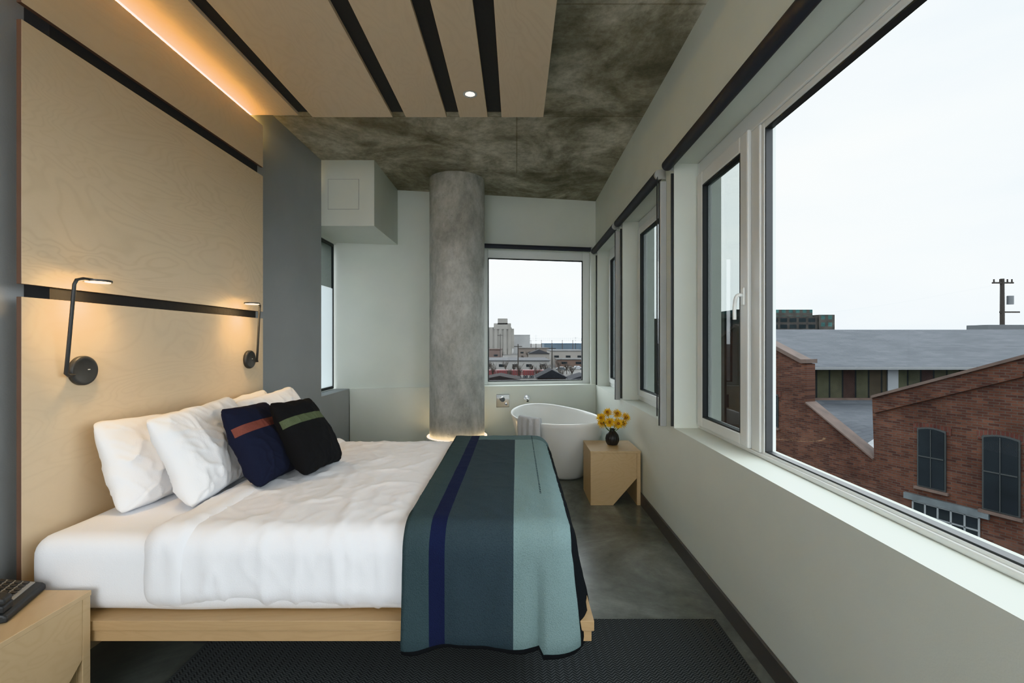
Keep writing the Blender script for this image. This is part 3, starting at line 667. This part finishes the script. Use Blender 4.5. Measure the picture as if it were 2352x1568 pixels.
(s0,z0)=Wsz(2098,1225);(s1,_)=Wsz(2250,1225);z1=Wsz(2170,1168)[1]
z0=z1-1.0
wobj('window_pane',[[(s1,z0),(s0,z0),(s0,z1),(s1,z1)]],-.02,-.001,dgl)
gr=[]
for i in range(6):
    s=s1+(s0-s1)*i/5; gr.append([(s-.02,z0),(s+.02,z0),(s+.02,z1),(s-.02,z1)])
for i in range(4):
    z=z0+(z1-z0)*i/3; gr.append([(s1,z-.02),(s0,z-.02),(s0,z+.02),(s1,z+.02)])
wobj('window_grid',gr,-.04,-.021,simple('pale_grid',(.11,.12,.125),.6))
wobj('steel_lintel',[[(s1-.2,z1+.03),(s0+.2,z1+.03),(s0+.2,z1+.20),(s1-.2,z1+.20)]],-.09,0,simple('steel_lintel_paint',(.055,.065,.07),.5,var=.3))
rm=brickmat('grey_shingle_roof','XY',(.066,.071,.080),(.054,.059,.068),(.045,.050,.056),.8,.28,.02,nv=.35,ns=.5)
mb=top(empty('main_hall',(20,24,GZ)),'long warehouse hall with grey roof and clerestory windows','building')
def quad(name,pts,mat,th=.15,parent=mb):
    bm=bmesh.new(); A_=[bm.verts.new(p) for p in pts]; B_=[bm.verts.new(Vector(p)-Vector((0,0,th))) for p in pts]; bm.faces.new(A_); bm.faces.new(B_[::-1]); n=len(pts)
    for i in range(n): bm.faces.new((A_[i],A_[(i+1)%n],B_[(i+1)%n],B_[i]))
    return par(mkobj(name,bm,mat),parent)
quad('roof',[(12.3,21.4,.14),(48,21.4,.14),(48,30,2.08),(15.0,30,2.08)],rm,.12)
quad('roof_rear',[(15.0,30,2.08),(48,30,2.08),(48,38,.1),(15,38,.1)],rm,.12)
cl=brickmat('clerestory_panels','XZ',ex((.085,.09,.062)),ex((.055,.035,.033)),ex((.02,.022,.024)),.62,3.2,.04,0)
boxes('clerestory_wall',[(12.6,47.5,22,22.3,-1.5,.2)],cl,parent=mb)
boxes('clerestory_sill',[(12.6,47.5,21.9,22,-1.5,-1.38)],stone,parent=mb)
boxes('vent_louver',[(17.6,18.1,21.93,22,-1.3,.05)],simple('louver',(.13,.14,.15),.6),parent=mb)
boxes('gutter',[(12.2,47.6,21.25,21.4,.0,.12)],simple('gutter_grey',ex((.16,.17,.18)),.5),parent=mb)
boxes('hall_body',[(12.6,47.5,22.3,37.5,GZ,-.1)],bmat,parent=mb)
off=Vector((WN.x,WN.y,0))*.46
def Wp(s,z): return Vector((W0.x+WU.x*s,W0.y+WU.y*s,z))+off
quad('lower_roof',[Wp(6,-2.6),Wp(-8,-2.6),(40,21.98,-1.45),(12.6,21.98,-1.45)],rm,.12)
quad('ridge_vent',[Wp(1.4,-1.98),Wp(1.25,-2.25),Wp(1.0,-2.28)+Vector((.9,.9,.25)),Wp(1.1,-2.0)+Vector((.9,.9,.25))],simple('flashing',(.25,.26,.27),.5),.1)
e=top(empty('office_building',(12,44,GZ)),'dark glazed mid-rise office block behind warehouse','building')
ob=brickmat('office_windows','XZ',(.012,.016,.018),(.02,.025,.028),(.038,.036,.034),1.6,1.1,.22,0)
boxes('office_block',[(9.2,14.5,40.5,50,GZ,3.3)],ob,parent=e)
e=top(empty('glass_tower',(50,85,GZ)),'modern teal glass office building beyond the roof','building')
gt=brickmat('teal_curtain_wall','XZ',(.040,.090,.086),(.028,.060,.060),(.045,.043,.04),1.2,1.2,.28,0)
boxes('upper_floors',[(38,51.2,80,95,5.0,6.85)],gt,parent=e); boxes('lower_floors',[(38,53.9,79,96,GZ,5.6)],ob,parent=e); 
boxes('corner_glazing',[(51.5,54.2,78.8,82,GZ,5.9)],gt,parent=e)
boxes('parapet_house',[(41.8,52,41,43,GZ,2.8)],simple('parapet_grey',ex((.09,.1,.11)),.7),parent=top(empty('roof_block',(45,42,GZ)),'low grey flat-roofed block behind the warehouse','building'))
pc=simple('pole_wood',(.02,.016,.013),.9)
k=1.43
e=top(empty('utility_pole',(46.3,44,GZ)),'wooden utility pole with crossarms and transformer','utility pole')
def kb(x0,x1,z0,z1): return (x0*k,x1*k,44,44.15,1.3+(z0-1.3)*k,1.3+(z1-1.3)*k)
tubes('pole_shaft',[((46.3,44.1,GZ),(46.3,44.1,7.3),.24,.17)],pc,12,parent=e)
boxes('crossarm',[kb(31.7,33.1,5.15,5.27)],pc,parent=e); boxes('crossarm',[kb(32.2,33.5,3.2,3.32)],pc,parent=e)
tubes('transformer',[((46.85,43.9,4.8),(46.85,43.9,5.65),.27)],simple('transformer_grey',ex((.12,.13,.14)),.5),16,parent=e)
for x in (31.8,32.2,32.7,33.0): tubes('insulator',[((x*k,44.07,6.98),(x*k,44.07,7.25),.07)],pc,8,parent=e)
curve('overhead_wire',[(46.3,44.1,6.8),(38,50,5.0),(30,60,4.0)],.016,pc,parent=e,smooth=True)
conc=simple('silo_concrete',(.14,.132,.12),.9,var=.12,vscale=.1)
def X_(px,d): return (px-CX)*d/F
def Z_(py,d): return H-(py-CY)*d/F
e=top(empty('grain_elevator',(X_(1150,400),400,GZ)),'pale concrete grain elevator with rows of silos','building')
d=400
for i in range(6):
    x=X_(1118+i*10.5,d); 
    tubes('silo',[((x,d,GZ),(x,d,Z_(751,d)),5.75*.36)],conc,20,parent=e)
boxes('head_house',[(X_(1128,d),X_(1181,d),d-1,d+6,Z_(800,d),Z_(754,d)),(X_(1134,d),X_(1174,d),d-2,d+6,Z_(756,d),Z_(742,d)),(X_(1143,d),X_(1166,d),d-2,d+6,Z_(745,d),Z_(731,d))],conc,parent=e)
def bld(name,px0,px1,pt,d,dep,colr,label,roofc=None,gable=0,win=True):
    colr=ex(colr); roofc=ex(roofc) if roofc else None
    e=top(empty(name,(X_((px0+px1)/2,d),d,GZ)),label,'building')
    x0,x1,z1=X_(px0,d),X_(px1,d),Z_(pt,d)
    boxes('walls',[(x0,x1,d,d+dep,GZ,z1)],simple(name+'_wall',colr,.9,var=.1,vscale=.1),parent=e)
    rc=simple(name+'_roof',roofc or [c*.6 for c in colr],.9,var=.15,vscale=.2,spec=.05)
    if gable:
        bm=bmesh.new(); prism(bm,[(x0-.5,z1),(x1+.5,z1),((x0+x1)/2,z1+gable)],0,1,lambda p:Vector((p.x,d-.5+p.y*(dep+1),p.z))); par(mkobj('roof',bm,rc),e)
    else: boxes('roof',[(x0-.3,x1+.3,d-.3,d+dep,z1,z1+.35)],rc,parent=e)
    if win:
        n=max(2,int((x1-x0)/5)); boxes('windows',[(x0+(i+.3)*(x1-x0)/n,x0+(i+.7)*(x1-x0)/n,d-.06,d,GZ+.6*(z1-GZ)-.5,GZ+.6*(z1-GZ)+.5) for i in range(n)],dgl,parent=e)
    return e
bld('warehouse',1105,1262,829,170,30,(.28,.27,.26),'long white flat-roofed warehouse shed',(.11,.11,.115))
bld('warehouse',1265,1345,806,225,30,(.26,.24,.22),'tan flat-roofed industrial building',(.16,.16,.165))
bld('warehouse',1180,1218,769,420,30,(.36,.36,.36),'distant white storage building',win=False)
bld('warehouse',1250,1345,789,480,60,(.10,.14,.18),'distant shed with blue metal roof',(.06,.12,.20),win=False)
bld('brick_shed',1105,1150,803,235,20,(.15,.10,.085),'brown brick industrial shed beside tracks')
bld('warehouse',1190,1262,800,300,25,(.18,.15,.13),'low brown warehouse beyond the rail yard',(.12,.11,.105))
bld('brick_shed',1215,1262,812,215,8,(.24,.22,.20),'small beige workshop with pitched roof',(.06,.06,.065),gable=2)
bld('brick_shed',1280,1345,826,200,10,(.14,.09,.07),'brown brick shop beside parked cars',(.13,.13,.13))
bld('house',1235,1300,868,105,9,(.06,.045,.04),'dark house with pitched shingle roof',(.030,.030,.034),gable=1.9)
bld('house',1105,1190,872,100,9,(.08,.03,.027),'red brick house with low dark roof',(.035,.03,.03),gable=.9)
bld('house',1310,1375,872,112,9,(.05,.04,.04),'grey house with dark pitched roof',(.04,.04,.045),gable=1.2)
redm=simple('train_red',ex((.17,.018,.018)),.6,var=.2,vscale=1)
for i in range(5):
    d=142; x0=X_(1110+i*30,d); e=top(empty('train_car',(x0+1.9,d,GZ)),'red open freight rail car on the tracks','train car',group='red freight train')
    boxes('car_body',[(x0,x0+3.75,d,d+2.6,GZ+.9,GZ+2.5)],redm,parent=e,bevel=.05)
    boxes('ribs',[(x0+.3+k*.62,x0+.42+k*.62,d-.08,d,GZ+.9,GZ+2.5) for k in range(6)],M['gasket'],parent=e)
    for wx in (.6,1.3,2.5,3.2): tubes('wheel',[((x0+wx,d,GZ+.45),(x0+wx,d+.2,GZ+.45),.45)],M['gasket'],12,parent=e)
d=330; e=top(empty('trestle_bridge',(X_(1280,d),d,GZ)),'long dark steel trestle conveyor bridge','bridge')
L_=[(X_(1218,d),X_(1350,d),d,d+2,Z_(781,d)-.3,Z_(781,d)),(X_(1218,d),X_(1350,d),d,d+2,Z_(776,d)-.25,Z_(776,d))]
for i in range(28):
    x=X_(1219+i*4.8,d); L_.append((x,x+.25,d,d+.3,Z_(781,d),Z_(776,d)))
    if i%5==0: L_.append((x,x+.5,d,d+.6,GZ,Z_(781,d)))
boxes('truss',L_,simple('trestle_steel',ex((.06,.045,.04)),.8),parent=e)
for px,pt,d in ((1149,766,210),(1190,790,150),(1231,768,265),(1322,772,262),(1268,795,160)):
    e=top(empty('utility_pole',(X_(px,d),d,GZ)),'thin wooden street pole among the warehouses','utility pole',group='distant street poles')
    tubes('pole_shaft',[((X_(px,d),d,GZ),(X_(px,d),d,Z_(pt,d)),.22,.14)],pc,8,parent=e)
    boxes('crossarm',[(X_(px,d)-1.3,X_(px,d)+1.3,d-.1,d+.1,Z_(pt,d)-.9,Z_(pt,d)-.65)],pc,parent=e)
cols=[(.08,.09,.1),(.25,.24,.22),(.35,.36,.38)]
for i,px in enumerate((1290,1308,1327)):
    d=179+i*3; x=X_(px,d); e=top(empty('car',(x,d,GZ)),['black','beige','silver'][i]+' car parked outside the warehouses','car',group='parked cars')
    bm=bmesh.new(); prism(bm,[(-2.1,.35),(2.1,.35),(2.15,.8),(1.3,.95),(.8,1.45),(-1.1,1.45),(-1.7,.95),(-2.15,.85)],0,1.7,lambda p:Vector((x+p.x,d+p.y,GZ+p.z))); par(mkobj('car_body',bm,simple('car_paint',ex(cols[i]),.3),bevel=.05),e)
    for wx in (-1.3,1.3): tubes('wheel',[((x+wx,d-.02,GZ+.33),(x+wx,d+.2,GZ+.33),.33)],M['gasket'],12,parent=e)
for i in range(24):
    d=(128,160,132,268,288,160)[i%6]; px=1112+i*10+random.uniform(-2,2); hh=random.uniform(3.0,6)
    if d==160 and abs(px-1268)<8: px+=12
    x=X_(px,d); bm=bmesh.new(); tube(bm,(x,d,GZ),(x,d,GZ+hh*.5),.16,6,.1)
    for k in range(16):
        a=random.uniform(0,6.28); b0=Vector((x,d,GZ+hh*random.uniform(.25,.5))); b1=b0+Vector((math.cos(a)*hh*.3*random.uniform(.4,1),math.sin(a)*hh*.3,hh*random.uniform(.3,.5))); tube(bm,b0,b1,.09,4,.03)
        for q_ in range(3):
            c0=b0.lerp(b1,.5+.15*q_); tube(bm,c0,c0+Vector((random.uniform(-.8,.8),random.uniform(-.8,.8),random.uniform(.2,1.0))),.05,3,.02)
    t=mkobj('bare_tree',bm,simple('bark',(.035,.027,.022),.9) if i==0 else bpy.data.materials['bark']); t['group']='bare winter trees'; t['label']='leafless brown winter tree near the rail yard'; t['category']='tree'
# ---------------------------------------------------------------- world & lights
w=bpy.data.worlds.new('sky'); sc.world=w; w.use_nodes=True; nt=w.node_tree; bg=nt.nodes['Background']
tc=nt.nodes.new('ShaderNodeTexCoord'); mp=nt.nodes.new('ShaderNodeMapping'); mp.inputs['Scale'].default_value=(1.2,1.2,4); L(nt,tc.outputs['Generated'],mp.inputs['Vector'])
n=nt.nodes.new('ShaderNodeTexNoise'); n.inputs['Scale'].default_value=1.3; n.inputs['Detail'].default_value=5; L(nt,mp.outputs['Vector'],n.inputs['Vector'])
r=ramp(nt,[(.36,(.30,.33,.37)),(.54,(.86,.90,.95)),(.78,(1,1,1))]); L(nt,n.outputs['Fac'],r.inputs['Fac']); L(nt,r.outputs['Color'],bg.inputs['Color']); bg.inputs['Strength'].default_value=5.1
def area(name,loc,rot,sx_,sy_,en,colr):
    ld=bpy.data.lights.new(name,'AREA'); ld.shape='RECTANGLE'; ld.size=sx_; ld.size_y=sy_; ld.energy=en; ld.color=colr
    o=link(bpy.data.objects.new(name,ld)); o.location=loc; o.rotation_euler=rot; return o
area('added_fill_rear',(-.5,-2.4,2.2),(math.radians(76),0,0),2.6,1.4,44,(1,.98,.95))  # added fill behind the camera, brightens bed and room; no lamp stands there
area('added_fill_up',(-.3,-1.2,1.0),(math.radians(140),0,0),1.5,1.0,10,(1,.97,.93))  # second added fill, aimed upward to lift the dark ceiling; not a room fixture
vs_=sc.view_settings
try:
    vs_.view_transform='Khronos PBR Neutral'
    vs_.use_curve_mapping=True
    cm=vs_.curve_mapping; cm.black_level=(-.022,-.022,-.022); cm.white_level=(.978,.978,.978); cm.extend='EXTRAPOLATED'; cm.use_clip=False; cm.update()
except Exception as ex_: print('VIEW',ex_)
# ---------------------------------------------------------------- camera
cd=bpy.data.cameras.new('camera'); cd.sensor_width=36; cd.lens=F/2352*36; cd.shift_x=-11/2352; cd.shift_y=0; cd.clip_start=.05; cd.clip_end=4000
cam=link(bpy.data.objects.new('camera',cd)); cam.location=(0,0,H); cam.rotation_euler=(math.pi/2,0,0); sc.camera=cam
